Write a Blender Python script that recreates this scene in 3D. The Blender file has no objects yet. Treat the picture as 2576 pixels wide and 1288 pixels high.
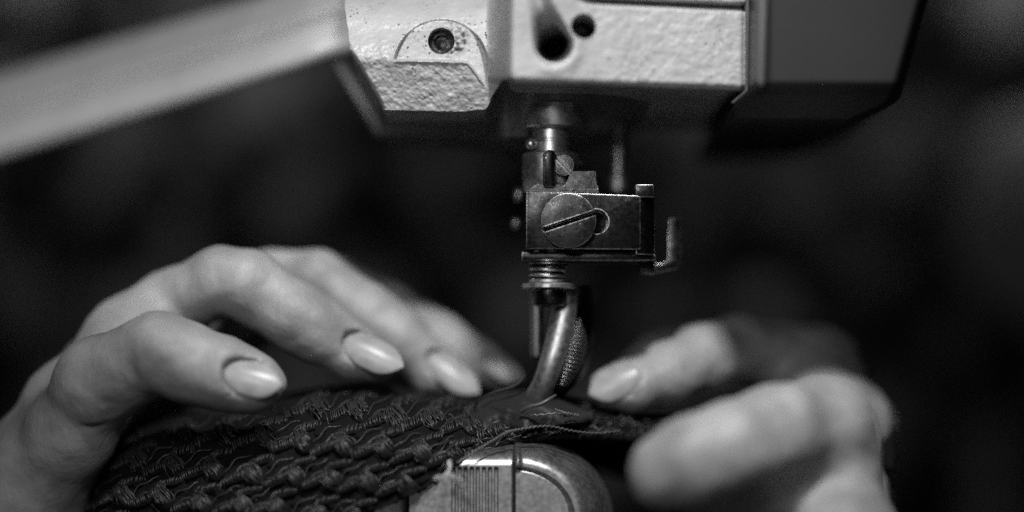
import bpy, bmesh, math, random
import numpy as np
from mathutils import Vector, Matrix

random.seed(7)
rng = np.random.default_rng(11)
sc = bpy.context.scene
CM = 0.01
HORIZON = 900.0          # reference row of the camera height, in reference units (128.8 units = 1 cm at the focus plane)
U = 128.8
CAMD = 50.0              # camera to focus plane, cm

# ------------------------------------------------------------------ camera
cam_d = bpy.data.cameras.new("camera")
cam = bpy.data.objects.new("camera", cam_d)
sc.collection.objects.link(cam)
sc.camera = cam
cam.location = (0, -CAMD * CM, -(HORIZON - 644) / U * CM)
cam.rotation_euler = (math.radians(90), 0, 0)
cam_d.sensor_width = 36
cam_d.lens = 90
cam_d.shift_y = (HORIZON - 644) / 2576.0
cam_d.clip_start = 0.01
cam_d.clip_end = 20
cam_d.dof.use_dof = True
cam_d.dof.focus_distance = (CAMD - 0.15) * CM
cam_d.dof.aperture_fstop = 2.8

# ------------------------------------------------------------------ world, lights, exposure
w = bpy.data.worlds.new("World")
sc.world = w
w.use_nodes = True
w.node_tree.nodes["Background"].inputs[0].default_value = (1, 1, 1, 1)
w.node_tree.nodes["Background"].inputs[1].default_value = 0.004


def area(name, loc, target, size, power, size_y=None):
    l = bpy.data.lights.new(name, 'AREA')
    l.shape = 'RECTANGLE' if size_y else 'DISK'
    l.size = size * CM
    if size_y:
        l.size_y = size_y * CM
    l.energy = power
    o = bpy.data.objects.new(name, l)
    sc.collection.objects.link(o)
    o.location = Vector(loc) * CM
    d = (Vector(target) - Vector(loc))
    o.rotation_euler = d.to_track_quat('-Z', 'Y').to_euler()
    return o


area("front_lamp", (-5, -26, 8), (0, 0, 1), 5, 0.25)
area("low_fill_lamp", (4, -60, -22), (0, 0, 1), 30, 0.12)


def spot(name, loc, target, power, deg, size):
    l = bpy.data.lights.new(name, 'SPOT')
    l.energy = power; l.spot_size = math.radians(deg); l.spot_blend = .6; l.shadow_soft_size = size * CM
    o = bpy.data.objects.new(name, l)
    sc.collection.objects.link(o)
    o.location = Vector(loc) * CM
    o.rotation_euler = (Vector(target) - Vector(loc)).to_track_quat('-Z', 'Y').to_euler()
    return o


spot("key_lamp", (4.0, -30, 34), (0.9, 0, -1.0), 10.2, 24.5, 2.2)
spot("arm_fill_spot", (-18, -34, 5), (-9.2, 7, 4.6), 4.2, 24, 1.5)  # added fill spot, aimed only to brighten the machine arm
area("wall_fill_right", (21, 42, 17), (23, 48, 8), 8, 0.06)  # unseen fill added close to the wall to lighten its upper right
area("wall_fill_left", (-19, 42, 17), (-20, 48, 8), 8, 0.06)  # matching added fill, lightens the wall's upper left

sc.cycles.use_denoising = False
sc.cycles.sample_clamp_indirect = 2.0
sc.cycles.sample_clamp_direct = 12.0
sc.view_settings.view_transform = 'Standard'
sc.view_settings.look = 'None'
sc.view_settings.exposure = 0
sc.view_settings.gamma = 1
sc.view_settings.use_curve_mapping = False


# ------------------------------------------------------------------ helpers
def P(px, py, y=0.0):
    """cm position from reference units measured on the focus plane, at depth y (cm behind the focus plane)"""
    k = (CAMD + y) / CAMD
    return Vector(((px - 1288) / U * k, y, -(HORIZON - 644) / U + (HORIZON - py) / U * k))


def R(r, y=0.0):
    return r / U * (CAMD + y) / CAMD


def PA(px, py, y):
    px, py, y = np.broadcast_arrays(np.asarray(px, float), np.asarray(py, float), np.asarray(y, float))
    k = (CAMD + y) / CAMD
    return np.stack([(px - 1288) / U * k, y, -(HORIZON - 644) / U + (HORIZON - py) / U * k], -1)


def mesh_obj(name, verts, faces, mat, parent=None, smooth=True):
    me = bpy.data.meshes.new(name)
    v = np.asarray(verts, dtype=float) * CM
    me.from_pydata(v.tolist(), [], [list(map(int, f)) for f in faces])
    me.update()
    if smooth:
        me.polygons.foreach_set("use_smooth", [True] * len(me.polygons))
    me.materials.append(mat)
    o = bpy.data.objects.new(name, me)
    sc.collection.objects.link(o)
    if parent:
        o.parent = parent
    return o


def bm_obj(name, bm, mat, parent=None, smooth_deg=35):
    bmesh.ops.recalc_face_normals(bm, faces=bm.faces)
    for v in bm.verts:
        v.co *= CM
    me = bpy.data.meshes.new(name)
    for f in bm.faces:
        f.smooth = True
    lim = math.radians(smooth_deg)
    for e in bm.edges:
        if len(e.link_faces) == 2 and e.calc_face_angle(0) > lim:
            e.smooth = False
    bm.to_mesh(me)
    bm.free()
    me.materials.append(mat)
    o = bpy.data.objects.new(name, me)
    sc.collection.objects.link(o)
    if parent:
        o.parent = parent
    return o


def tag(o, label=None, cat=None, group=None, kind=None):
    if label: o['label'] = label
    if cat: o['category'] = cat
    if group: o['group'] = group
    if kind: o['kind'] = kind
    return o


def empty(name, loc=(0, 0, 0)):
    o = bpy.data.objects.new(name, None)
    sc.collection.objects.link(o)
    o.location = (0, 0, 0)
    return o


def box_bm(x0, x1, y0, y1, z0, z1, bev=0.03, seg=2, bm=None):
    """box in cm"""
    own = bm is None
    if own: bm = bmesh.new()
    r = bmesh.ops.create_cube(bm, size=1)
    vs = r['verts']
    for v in vs:
        v.co = Vector(((x0 + x1) / 2 + v.co.x * (x1 - x0), (y0 + y1) / 2 + v.co.y * (y1 - y0), (z0 + z1) / 2 + v.co.z * (z1 - z0)))
    if bev > 0:
        es = list({e for v in vs for e in v.link_edges})
        bmesh.ops.bevel(bm, geom=es, offset=bev, segments=seg, profile=0.5, affect='EDGES')
    return bm


def pbox(px0, px1, py0, py1, y0, y1, bev=0.03, bm=None):
    """box whose front face spans the given reference units at depth y0"""
    a = P(px0, py1, y0); b = P(px1, py0, y0)
    return box_bm(a.x, b.x, y0, y1, a.z, b.z, bev, 2, bm)


def prism_bm(pts, y0, y1, bev=0.03, bm=None):
    """outline (reference units at depth y0) pushed back to y1"""
    own = bm is None
    if own: bm = bmesh.new()
    front = [bm.verts.new(P(p[0], p[1], y0)) for p in pts]
    back = [bm.verts.new((v.co.x, y1, v.co.z)) for v in front]
    n = len(pts)
    fs = [bm.faces.new(front), bm.faces.new(back[::-1])]
    for i in range(n):
        j = (i + 1) % n
        fs.append(bm.faces.new((front[i], back[i], back[j], front[j])))
    bmesh.ops.recalc_face_normals(bm, faces=fs)
    if bev > 0:
        es = list({e for f in fs for e in f.edges if e.calc_face_angle(0) > 0.5})
        bmesh.ops.bevel(bm, geom=es, offset=bev, segments=2, profile=0.5, affect='EDGES')
    return bm


def lathe_bm(prof, cx, cy, axis='z', n=64, base=None, bm=None, rot=None):
    """prof: list of (radius, height). axis z: around the vertical through (cx,cy); else axis toward -y with base centre"""
    own = bm is None
    if own: bm = bmesh.new()
    rings = []
    for (r, h) in prof:
        ring = []
        for i in range(n):
            a = 2 * math.pi * i / n
            if axis == 'z':
                co = Vector((cx + r * math.cos(a), cy + r * math.sin(a), h))
            else:
                co = Vector((cx + r * math.cos(a), h, cy + r * math.sin(a)))
            ring.append(bm.verts.new(co))
        rings.append(ring)
    for k in range(len(rings) - 1):
        for i in range(n):
            j = (i + 1) % n
            bm.faces.new((rings[k][i], rings[k][j], rings[k + 1][j], rings[k + 1][i]))
    bm.faces.new(rings[0][::-1])
    bm.faces.new(rings[-1])
    return bm


def smooth_path(pts, rad, n=40):
    """Catmull-Rom resample of points and radii"""
    pts = [np.array(p, float) for p in pts]
    rad = list(map(float, rad))
    pts = [2 * pts[0] - pts[1]] + pts + [2 * pts[-1] - pts[-2]]
    rad = [rad[0]] + rad + [rad[-1]]
    out, ro = [], []
    m = len(pts) - 3
    for s in range(n + 1):
        t = s / n * m
        i = min(int(t), m - 1)
        f = t - i
        p0, p1, p2, p3 = pts[i:i + 4]
        out.append(0.5 * ((2 * p1) + (-p0 + p2) * f + (2 * p0 - 5 * p1 + 4 * p2 - p3) * f * f + (-p0 + 3 * p1 - 3 * p2 + p3) * f ** 3))
        q0, q1, q2, q3 = rad[i:i + 4]
        ro.append(0.5 * ((2 * q1) + (-q0 + q2) * f + (2 * q0 - 5 * q1 + 4 * q2 - q3) * f * f + (-q0 + 3 * q1 - 3 * q2 + q3) * f ** 3))
    return np.array(out), np.array(ro)


class Tubes:
    """many tubes in one mesh"""
    def __init__(self):
        self.v, self.f = [], []

    def add(self, pts, rad, seg=6, cap=True, flat=None, disp=None):
        pts = np.asarray(pts, float)
        m = len(pts)
        rad = np.broadcast_to(np.asarray(rad, float), (m,))
        t = np.gradient(pts, axis=0)
        t /= np.linalg.norm(t, axis=1, keepdims=True) + 1e-9
        ref = np.array([0.03, -1.0, 0.05])
        s = np.cross(t, ref)
        s /= np.linalg.norm(s, axis=1, keepdims=True) + 1e-9
        n = np.cross(s, t)
        base = len(self.v)
        for k in range(m):
            for i in range(seg):
                a = 2 * math.pi * i / seg
                ca, sa = math.cos(a), math.sin(a)
                r = rad[k]
                rs, rn = r, r * (flat if flat else 1.0)
                if disp is not None:
                    d = disp(k / (m - 1), a)
                    rs += d; rn += d
                self.v.append(pts[k] + s[k] * ca * rs + n[k] * sa * rn)
        for k in range(m - 1):
            for i in range(seg):
                j = (i + 1) % seg
                self.f.append((base + k * seg + i, base + k * seg + j, base + (k + 1) * seg + j, base + (k + 1) * seg + i))
        if cap:
            self.f.append(tuple(base + i for i in range(seg))[::-1])
            self.f.append(tuple(base + (m - 1) * seg + i for i in range(seg)))

    def build(self, name, mat, parent=None):
        return mesh_obj(name, self.v, self.f, mat, parent)


def boolean(o, cutter_bm):
    c = bm_obj("cutter", cutter_bm, o.data.materials[0])
    md = o.modifiers.new("cut", 'BOOLEAN')
    md.object = c
    md.operation = 'DIFFERENCE'
    md.solver = 'EXACT'
    dg = bpy.context.evaluated_depsgraph_get()
    me = bpy.data.meshes.new_from_object(o.evaluated_get(dg))
    o.modifiers.clear()
    old = o.data
    o.data = me
    bm = bmesh.new(); bm.from_mesh(me)
    for f in bm.faces: f.smooth = True
    for e in bm.edges:
        e.smooth = not (len(e.link_faces) != 2 or e.calc_face_angle(0) > math.radians(35))
    bm.to_mesh(me); bm.free()
    bpy.data.meshes.remove(old)
    cm_ = c.data
    bpy.data.objects.remove(c)
    bpy.data.meshes.remove(cm_)
    return o


def grid_solid(name, V, mat, parent, back):
    """V: (rows, cols, 3) front sheet in cm; closed by a rim pushed back to depth `back`"""
    r, c, _ = V.shape
    verts = V.reshape(-1, 3)
    idx = np.arange(r * c).reshape(r, c)
    a, b, d, e = idx[:-1, :-1].ravel(), idx[:-1, 1:].ravel(), idx[1:, 1:].ravel(), idx[1:, :-1].ravel()
    faces = np.stack([a, e, d, b], 1).tolist()
    loop = list(idx[0, :]) + list(idx[1:, -1]) + list(idx[-1, -2::-1]) + list(idx[-2:0:-1, 0])
    lv = verts[loop].copy()
    lv[:, 1] = back
    n0 = len(verts)
    verts = np.concatenate([verts, lv])
    m = len(loop)
    for i in range(m):
        j = (i + 1) % m
        faces.append((loop[i], loop[j], n0 + j, n0 + i))
    faces.append(tuple(n0 + i for i in range(m)))
    o = mesh_obj(name, verts, faces, mat, parent)
    me = o.data
    bm = bmesh.new(); bm.from_mesh(me)
    bmesh.ops.recalc_face_normals(bm, faces=bm.faces)
    for ed in bm.edges:
        if len(ed.link_faces) == 2 and ed.calc_face_angle(0) > math.radians(50):
            ed.smooth = False
    bm.to_mesh(me); bm.free()
    return o


def vnoise(x, y, scale, seed=0, octaves=3):
    """smooth value noise, numpy"""
    out = np.zeros_like(np.asarray(x, float)); amp = 1.0; tot = 0
    for o in range(octaves):
        g = np.random.default_rng(seed + o).random((257, 257)) * 2 - 1
        u = np.asarray(x) / scale * (2 ** o) + 1000.3; v = np.asarray(y) / scale * (2 ** o) + 1000.7
        iu = np.floor(u).astype(int); iv = np.floor(v).astype(int)
        fu = u - iu; fv = v - iv
        fu = fu * fu * (3 - 2 * fu); fv = fv * fv * (3 - 2 * fv)
        def G(a, b): return g[a % 257, b % 257]
        out += amp * ((G(iu, iv) * (1 - fu) + G(iu + 1, iv) * fu) * (1 - fv) + (G(iu, iv + 1) * (1 - fu) + G(iu + 1, iv + 1) * fu) * fv)
        tot += amp; amp *= 0.5
    return out / tot


def sstep(a, b, x):
    t = np.clip((x - a) / (b - a), 0, 1)
    return t * t * (3 - 2 * t)


# ------------------------------------------------------------------ materials
class NT:
    def __init__(self, name):
        self.m = bpy.data.materials.new(name)
        self.m.use_nodes = True
        self.t = self.m.node_tree
        self.b = self.t.nodes["Principled BSDF"]
        self.tc = self.t.nodes.new("ShaderNodeTexCoord")

    def n(self, typ, **kw):
        x = self.t.nodes.new(typ)
        for k, v in kw.items():
            if k in x.inputs: x.inputs[k].default_value = v
            else: setattr(x, k, v)
        return x

    def l(self, a, b): self.t.links.new(a, b)

    def noise(self, scale, detail=3, rough=0.5, stretch=None):
        """scale in features per cm"""
        x = self.n("ShaderNodeTexNoise")
        x.inputs["Scale"].default_value = scale * 100
        x.inputs["Detail"].default_value = detail
        x.inputs["Roughness"].default_value = rough
        if stretch:
            mp = self.n("ShaderNodeMapping"); mp.inputs["Scale"].default_value = stretch
            self.l(self.tc.outputs["Object"], mp.inputs[0]); self.l(mp.outputs[0], x.inputs["Vector"])
        else:
            self.l(self.tc.outputs["Object"], x.inputs["Vector"])
        return x.outputs["Fac"]

    def ramp(self, fac, a, b, ca, cb):
        x = self.n("ShaderNodeMapRange")
        x.inputs["From Min"].default_value = a; x.inputs["From Max"].default_value = b
        x.inputs["To Min"].default_value = ca; x.inputs["To Max"].default_value = cb
        self.l(fac, x.inputs["Value"])
        return x.outputs[0]

    def math(self, op, a, b):
        x = self.n("ShaderNodeMath", operation=op)
        for i, q in enumerate((a, b)):
            if isinstance(q, (int, float)): x.inputs[i].default_value = q
            else: self.l(q, x.inputs[i])
        return x.outputs[0]

    def bump(self, h, strength=0.3, dist=0.02, prev=None):
        x = self.n("ShaderNodeBump")
        x.inputs["Strength"].default_value = strength
        x.inputs["Distance"].default_value = dist * CM
        self.l(h, x.inputs["Height"])
        if prev is not None: self.l(prev, x.inputs["Normal"])
        return x.outputs[0]

    def done(self, color=None, rough=None, metal=None, normal=None, spec=None):
        def put(s, v):
            if v is None: return
            if isinstance(v, (int, float)):
                self.b.inputs[s].default_value = (v, v, v, 1) if s == "Base Color" else v
            else: self.l(v, self.b.inputs[s])
        put("Base Color", color); put("Roughness", rough); put("Metallic", metal); put("Specular IOR Level", spec)
        if normal is not None: self.l(normal, self.b.inputs["Normal"])
        return self.m


def mat_paint():
    k = NT("white_machine_paint")
    n1 = k.noise(5, 3, .6); n2 = k.noise(1.2, 2)
    pits = k.noise(14, 2, .6)
    v = k.n("ShaderNodeTexVoronoi"); v.inputs["Scale"].default_value = 1100; k.l(k.tc.outputs["Object"], v.inputs["Vector"])
    patch = k.ramp(k.noise(1.6, 4, .6), .5, .62, 0, 1)
    speck = k.ramp(v.outputs["Distance"], .14, .28, 1, 0)
    def near(px, py, r0, r1):
        x = k.n("ShaderNodeVectorMath", operation='DISTANCE')
        k.l(k.tc.outputs["Object"], x.inputs[0]); x.inputs[1].default_value = tuple(P(px, py, .1) * CM)
        return k.ramp(x.outputs["Value"], r0 * CM, r1 * CM, 1, 0)
    patch = k.math('MAXIMUM', patch, k.math('MAXIMUM', near(1208, 100, .25, .6), near(1060, 120, .3, .7)))
    dirt = k.math('MULTIPLY', speck, patch)
    ring = k.math('MULTIPLY', near(1132, 98, .30, .42), k.ramp(k.noise(9, 4, .7), .42, .6, 0, 1))
    dirt = k.math('MAXIMUM', dirt, ring)
    smear = k.math('MULTIPLY', k.ramp(k.noise(.7, 5, .65), .5, .75, 0, 1), .3)
    dirt = k.math('MAXIMUM', dirt, smear)
    c = k.math('SUBTRACT', k.ramp(n2, .3, .7, .35, .42), k.math('MULTIPLY', dirt, .38))
    b1 = k.bump(n1, .38, .05)
    b2 = k.bump(pits, .25, .02, b1)
    return k.done(c, .42, 0, b2)


def mat_smooth_paint(name, col, rough=.4):
    k = NT(name)
    c = k.ramp(k.noise(.8, 3), .3, .7, col * .92, col * 1.08)
    return k.done(c, rough, 0, k.bump(k.noise(8, 2), .12, .015))


def mat_metal(name, lo, hi, rough, scratch=.35, specks=True, bumpd=.012, wear=0.0):
    k = NT(name)
    n = k.noise(6, 5, .7)
    c = k.ramp(n, .3, .75, lo, hi)
    r = k.ramp(k.noise(9, 4, .65), .3, .7, rough * .75, rough * 1.35)
    if specks:
        sp = k.ramp(k.noise(26, 3, .7), .66, .72, 0, 1)
        c = k.math('ADD', c, k.math('MULTIPLY', sp, .5))
    if wear > 0:
        bv = k.n("ShaderNodeBevel"); bv.samples = 6; bv.inputs["Radius"].default_value = .05 * CM
        ge = k.n("ShaderNodeNewGeometry")
        vm = k.n("ShaderNodeVectorMath", operation='DOT_PRODUCT')
        k.l(bv.outputs[0], vm.inputs[0]); k.l(ge.outputs["Normal"], vm.inputs[1])
        e = k.ramp(vm.outputs["Value"], .86, .99, 1, 0)
        e = k.math('MULTIPLY', e, k.ramp(k.noise(9, 4, .7), .34, .5, .15, 1))
        c = k.math('ADD', c, k.math('MULTIPLY', e, wear))
    b1 = k.bump(k.noise(12, 4, .7), scratch, bumpd)
    b2 = k.bump(k.noise(30, 2, .6, (1, 1, .25)), scratch * .6, bumpd * .5, b1)
    return k.done(c, r, .95, b2)


def mat_skin(name, col):
    k = NT(name)
    big = k.noise(.9, 3, .5)
    c = k.ramp(big, .35, .68, col * .72, col * 1.15)
    fine = k.noise(11, 4, .65)
    lines = k.noise(6, 3, .6, (1, 1, .5))
    b1 = k.bump(lines, .35, .07)
    b2 = k.bump(fine, .4, .02, b1)
    k.b.inputs["Subsurface Weight"].default_value = .12
    k.b.inputs["Subsurface Radius"].default_value = (.4, .4, .4)
    k.b.inputs["Subsurface Scale"].default_value = .25 * CM
    return k.done(c, .5, 0, b2, .4)


def mat_plain(name, col, rough, metal=0.0, spec=.5, b=.1):
    k = NT(name)
    c = k.ramp(k.noise(4, 3), .3, .7, col * .85, col * 1.15)
    return k.done(c, rough, metal, k.bump(k.noise(14, 3), b, .01), spec)


M_paint = mat_paint()
M_arm = mat_smooth_paint("smooth_white_paint", .45)
M_cover = mat_smooth_paint("dark_grey_cover_paint", .016, .45)
M_coverrim = mat_smooth_paint("grey_cover_rim", .06, .5)
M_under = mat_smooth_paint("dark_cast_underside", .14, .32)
M_gun = mat_metal("dark_gunmetal", .016, .042, .30, .25, True, .012, .75)
M_knurl = mat_metal("knurled_dark_steel", .14, .20, .35, .1, False, .006)
M_screw = mat_metal("screw_head_steel", .03, .065, .34, .3, True, .012, .6)
M_rough = mat_metal("worn_scored_steel", .08, .26, .45, .45, True, .04, .5)
M_steel = mat_metal("polished_steel", .5, .66, .36, .12, False, .006)
M_foot = mat_metal("brushed_steel_foot", .30, .36, .45, .1, False, .006)
M_bed = mat_metal("satin_bed_metal", .34, .42, .38, .05, False, .006)
M_black = mat_plain("near_black", .01, .4)
M_skin = mat_skin("skin", .285)
M_nail = mat_plain("nail_varnish", .29, .34, 0, .4, .06)
M_cloth = mat_plain("black_knit_ground", .006, .9, 0, .1, .6)
M_hem = mat_plain("smooth_black_lining", .016, .6, 0, .35, .5)
M_yarn = mat_plain("black_chenille_yarn", .023, .46, 0, .6, .3)
M_fine = mat_plain("fine_grey_thread", .06, .4, 0, .6, .1)
M_white = mat_plain("frayed_pale_thread", .40, .7)


# ================================================================== SEWING MACHINE
SM = tag(empty("sewing_machine"), "white cast sewing machine head with dark needle clamp above the metal bed", "sewing machine")

# ---- head casting: relief sheet with depth
def head_relief(px, py):
    n = vnoise(px, py, 17, 3, 3)
    fine = vnoise(px, py, 7, 31, 2)
    # boss block left: vertical upper part, lower part leaning back below
    wob = vnoise(px, py, 60, 8, 2)
    y_blk = 0.18 - 0.42 * sstep(40, 150, py) + 0.0030 * np.clip(py - 150, 0, 200) + 0.015 * wob
    y_blk = y_blk + 2.2 * (sstep(70, -110, py)) ** 1.3           # upper part leans away
    rough_amt = 0.018 * sstep(60, 160, py) + 0.008
    y_blk = y_blk + n * rough_amt + fine * rough_amt * .45
    # spot face: flat milled half disc
    cxr, cyr, rr = 1110.0, 168.0, 118.0
    q = np.sqrt((px - cxr) ** 2 + ((py - cyr) * 1.0) ** 2)
    low = 150 + 0.00035 * (px - 1000) ** 2 * 0.35 + 58 * sstep(1165, 1228, px) ** 1.2
    flat = 0.13 + fine * 0.006 + n * .004
    inside = (sstep(rr + 3, rr - 3, q)) * sstep(low + 4, low - 3, py)
    y_blk = y_blk * (1 - inside) + np.maximum(y_blk + .05, flat) * inside
    # milled lip below the line
    lip = np.exp(-((py - low - 4) / 5) ** 2) * sstep(rr + 4, rr - 6, q)
    y_blk = y_blk - lip * 0.03
    # face plate, standing forward
    y_face = -2.1 + 1.0 * (px - 1290) / 580.0 + n * 0.018 * sstep(1350, 1600, px) + fine * .006
    edge = 1262 + 14 * sstep(190, 215, py)
    s = sstep(edge - 40, edge + 32, px)
    y = y_blk * (1 - s) + y_face * s
    # rounded bottom edge of the face
    bot = head_bottom(px)
    d = np.clip(bot - py, 0, 20)
    y = y + s * 0.16 * (1 - d / 20) ** 2
    # round right end
    d = np.clip(1872 - px, 0, 12)
    y = y + 0.12 * (1 - d / 12) ** 2
    # deep slanted pocket
    ax, ay, bx, by = 1352., -10., 1392., 112.
    t = np.clip(((px - ax) * (bx - ax) + (py - ay) * (by - ay)) / ((bx - ax) ** 2 + (by - ay) ** 2), -2, 1)
    dd = np.sqrt((px - ax - t * (bx - ax)) ** 2 + (py - ay - t * (by - ay)) ** 2)
    wd = 16 + 22 * np.clip(t, 0, 1)
    y = y + (0.22 + 4.6 * np.clip(t, 0, 1) ** 3.6) * sstep(wd + 14, wd - 20, dd)
    # lower lip wall round the pocket
    y = y - .22 * np.exp(-((dd - wd - 26) / 16) ** 2) * sstep(1330, 1380, px) * .25
    # upper groove line
    g = np.exp(-(((py - (3 + 0.045 * (px - 1500))) / 7) ** 2)) * sstep(1440, 1520, px)
    y = y + .45 * g
    return y


def head_bottom(px):
    xs = [860, 955, 962, 1090, 1150, 1222, 1262, 1870, 1900]
    ys = [272, 274, 276, 279, 281, 275, 208, 228, 229]
    return np.interp(px, xs, ys) + np.where(px < 1225, 1.0, 0) * 1.6 * vnoise(px, px * 0, 14, 5, 3)


nu, nv = 520, 230
u = np.linspace(0, 1, nu)[None, :]; v = np.linspace(0, 1, nv)[:, None]
rowpy = -140 + v * 420
xl = 868 + 12 * sstep(0, 130, rowpy) + 82 * np.clip((rowpy - 130) / 145, 0, 1) + 1.5 * vnoise(rowpy, rowpy * 0, 12, 77, 2)
GX = xl + (1874 - xl) * u
GY = -140 + (head_bottom(GX) + 140) * v
HV = PA(GX, GY, 0)
Y = head_relief(GX, GY)
# round left rim
Y = Y + 0.14 * (1 - np.clip((GX - xl) / 12, 0, 1)) ** 2 * sstep(100, 145, GY)
HV = PA(GX, GY, Y)
head = grid_solid("head_casting", HV, M_paint, SM, 7.0)


# screw hole in the boss
def hole_screw(px, py, y, r, name, deep=.9):
    c = P(px, py, y)
    rr = R(r, y)
    boolean(head, lathe_bm([(rr * .98, y + deep), (rr, y - .2), (rr * 1.1, y - 2.2)], c.x, c.z, 'y', 48))
    bm = lathe_bm([(rr * .96, y + deep + .05), (rr * .96, y + .42), (rr * .86, y + .34), (rr * .62, y + .32), (rr * .58, y + .36), (rr * .5, y + .6), (rr * .2, y + .62)], c.x, c.z, 'y', 40)
    s = bm_obj(name, bm, M_gun, head)
    return s


hole_screw(1110, 103, .13, 34, "socket_screw", 1.0)
boolean(head, lathe_bm([(R(32), .9), (R(32), -3.0)], P(1468, 66, -1.8).x, P(1468, 66, -1.8).z, 'y', 12))
bm_obj("hole_plug", lathe_bm([(R(31), 1.1), (R(31), -.3), (R(20), -.25)], P(1468, 66, -1.8).x, P(1468, 66, -1.8).z, 'y', 24), M_black, head)  # near-black plug closing the bored hole

# upper ledge above the groove
bm_obj("upper_ledge", prism_bm([(1485, -60), (1878, -60), (1878, 6), (1485, -6)], -1.15, 4, .06), M_paint, SM)

# ---- underside of head
def under_sheet():
    nu, nv = 360, 90
    px = np.linspace(955, 1872, nu)[None, :] + np.zeros((nv, 1))
    top = head_bottom(px) + np.where(px > 1262, -6, -6)
    bx = [940, 1100, 1280, 1400, 1480, 1530, 1565, 1600, 1640, 1680, 1760, 1845, 1872]
    by = [335, 340, 345, 342, 333, 318, 298, 272, 257, 250, 254, 262, 240]
    bot = np.interp(px, bx, by)
    t = np.linspace(0, 1, nv)[:, None]
    py = top + (bot - top) * t
    ytop = np.where(px > 1250, -1.75 + .9 * (px - 1290) / 580, .55)
    ybot = np.where(px > 1250, 1.3, 3.2)
    s = sstep(1215, 1275, px)
    ytop = .55 * (1 - s) + (-1.75 + .9 * (px - 1290) / 580) * s
    ybot = 3.2 * (1 - s) + 1.5 * s
    yy = ytop + (ybot - ytop) * t ** .5 + .05 * vnoise(px, py, 28, 41, 4)
    # shallow raised rib over the bar
    yy = yy - .0 * np.exp(-((px - 1392) / 45) ** 2) * sstep(.1, .7, t)
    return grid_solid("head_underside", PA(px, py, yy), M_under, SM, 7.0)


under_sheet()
# rear flange, left, hanging lower and farther back
bm_obj("rear_flange", prism_bm([(828, 150), (880, 150), (955, 270), (975, 330), (965, 352), (945, 345)], 4.2, 7.5, .12), M_cover, SM)

# ---- arm: long rounded bar with a shallow crease, running from the head towards the camera
def arm():
    n = 90
    xs = np.linspace(-260, 1275, n)
    # closed section: (offset up from the lower edge, depth)
    prof = [(-208, 2.3), (-213, 1.9), (-204, 1.5), (-175, 1.1), (-150, .8), (-126, .50), (-112, .66), (-98, .26), (-60, .02), (-26, .0), (-6, .22), (2, .6), (0, 1.0), (-8, 1.4), (-60, 1.6), (-150, 1.9), (-200, 2.3)]
    m0 = len(prof)
    ext = prof[-2:] + prof + prof[:3]
    pp, _ = smooth_path([(a, b, 0) for a, b in ext], [0] * len(ext), 10 * (len(ext) - 1))
    pp = pp[20:20 + 10 * m0]
    m = len(pp)
    V = []
    for x in xs:
        yb = 1.3 + (max(0, (1000 - x)) / 1000) ** .8 * 7.5 + 0.8 * float(sstep(760, 905, np.array(x)))
        bottom = 398 - .3 * x - 85 * float(sstep(885, 1005, np.array(x)))
        sc_ = 1.0
        for (o, d, _) in pp:
            V.append(P(x, bottom + o * sc_, yb + d))
    F = []
    for j in range(n - 1):
        for i in range(m):
            k = (i + 1) % m
            F.append((j * m + i, j * m + k, (j + 1) * m + k, (j + 1) * m + i))
    F.append(tuple(range(m))); F.append(tuple((n - 1) * m + i for i in range(m))[::-1])
    o = mesh_obj("machine_arm", V, F, M_arm, SM)
    bm = bmesh.new(); bm.from_mesh(o.data); bmesh.ops.recalc_face_normals(bm, faces=bm.faces); bm.to_mesh(o.data); bm.free()
    return o


arm()
# block joining arm and head (above the boss, out of focus)
# ---- dark cover at the right
def cover():
    bm = prism_bm([(1884, -160), (2350, -160), (2338, 0), (2268, 243), (2252, 256), (2150, 305), (1905, 262), (1888, 250), (1893, 215)], -.6, 9, 0)
    o = bm_obj("face_cover", bm, M_cover, SM)
    return o


def cover_sheet():
    nu, nv = 120, 90
    v = np.linspace(0, 1, nv)[:, None]; u = np.linspace(0, 1, nu)[None, :]
    py0 = -160 + v * 460
    xr = np.interp(py0, [-160, 0, 243, 262, 300], [2385, 2334, 2266, 2248, 2160])
    xl = np.interp(py0, [-160, 0, 215, 262, 300], [1902, 1900, 1897, 1850, 1850]) 
    px = xl + (xr - xl) * u
    py = np.minimum(py0, 1e9) + 0 * u
    tilt = .25 * (px - 1900) / 400
    y = -2.2 + tilt + np.clip(py - 206, 0, 200) ** 1.0 * .014 * sstep(190, 240, py)
    # rim at the left and rounded right edge
    d = np.clip((px - xl), 0, 30)
    y = y - .10 * np.exp(-((px - xl - 22) / 10) ** 2) * (py < 240)
    e = np.clip(xr - px, 0, 30)
    y = y + .9 * (1 - e / 30) ** 2
    return grid_solid("face_cover", PA(px, py, y), M_cover, SM, 9.0)


fc = cover_sheet()
bm_obj("gasket", prism_bm([(1871, -140), (1899, -140), (1896, 222), (1848, 262), (1838, 258), (1874, 226)], -.9, 6, .02), M_black, SM)
bm_obj("cover_rim", prism_bm([(1914, -150), (1936, -150), (1925, 208), (1912, 222), (1905, 205)], -2.36, 1, .05), M_coverrim, fc)

# ================================================================== presser bar group
def zc(py, y): return P(1288, py, y).z
def xc(px, y): return P(px, 644, y).x


YB = .85     # axis depth of the bar
cx = xc(1388, YB)
# collar
def lathe_px(name, prof, pxc, y, mat, parent, n=64):
    pr = [(R(r, y), zc(py, y)) for r, py in prof]
    return bm_obj(name, lathe_bm(pr[::-1], xc(pxc, y), y, 'z', n), mat, parent)


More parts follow.
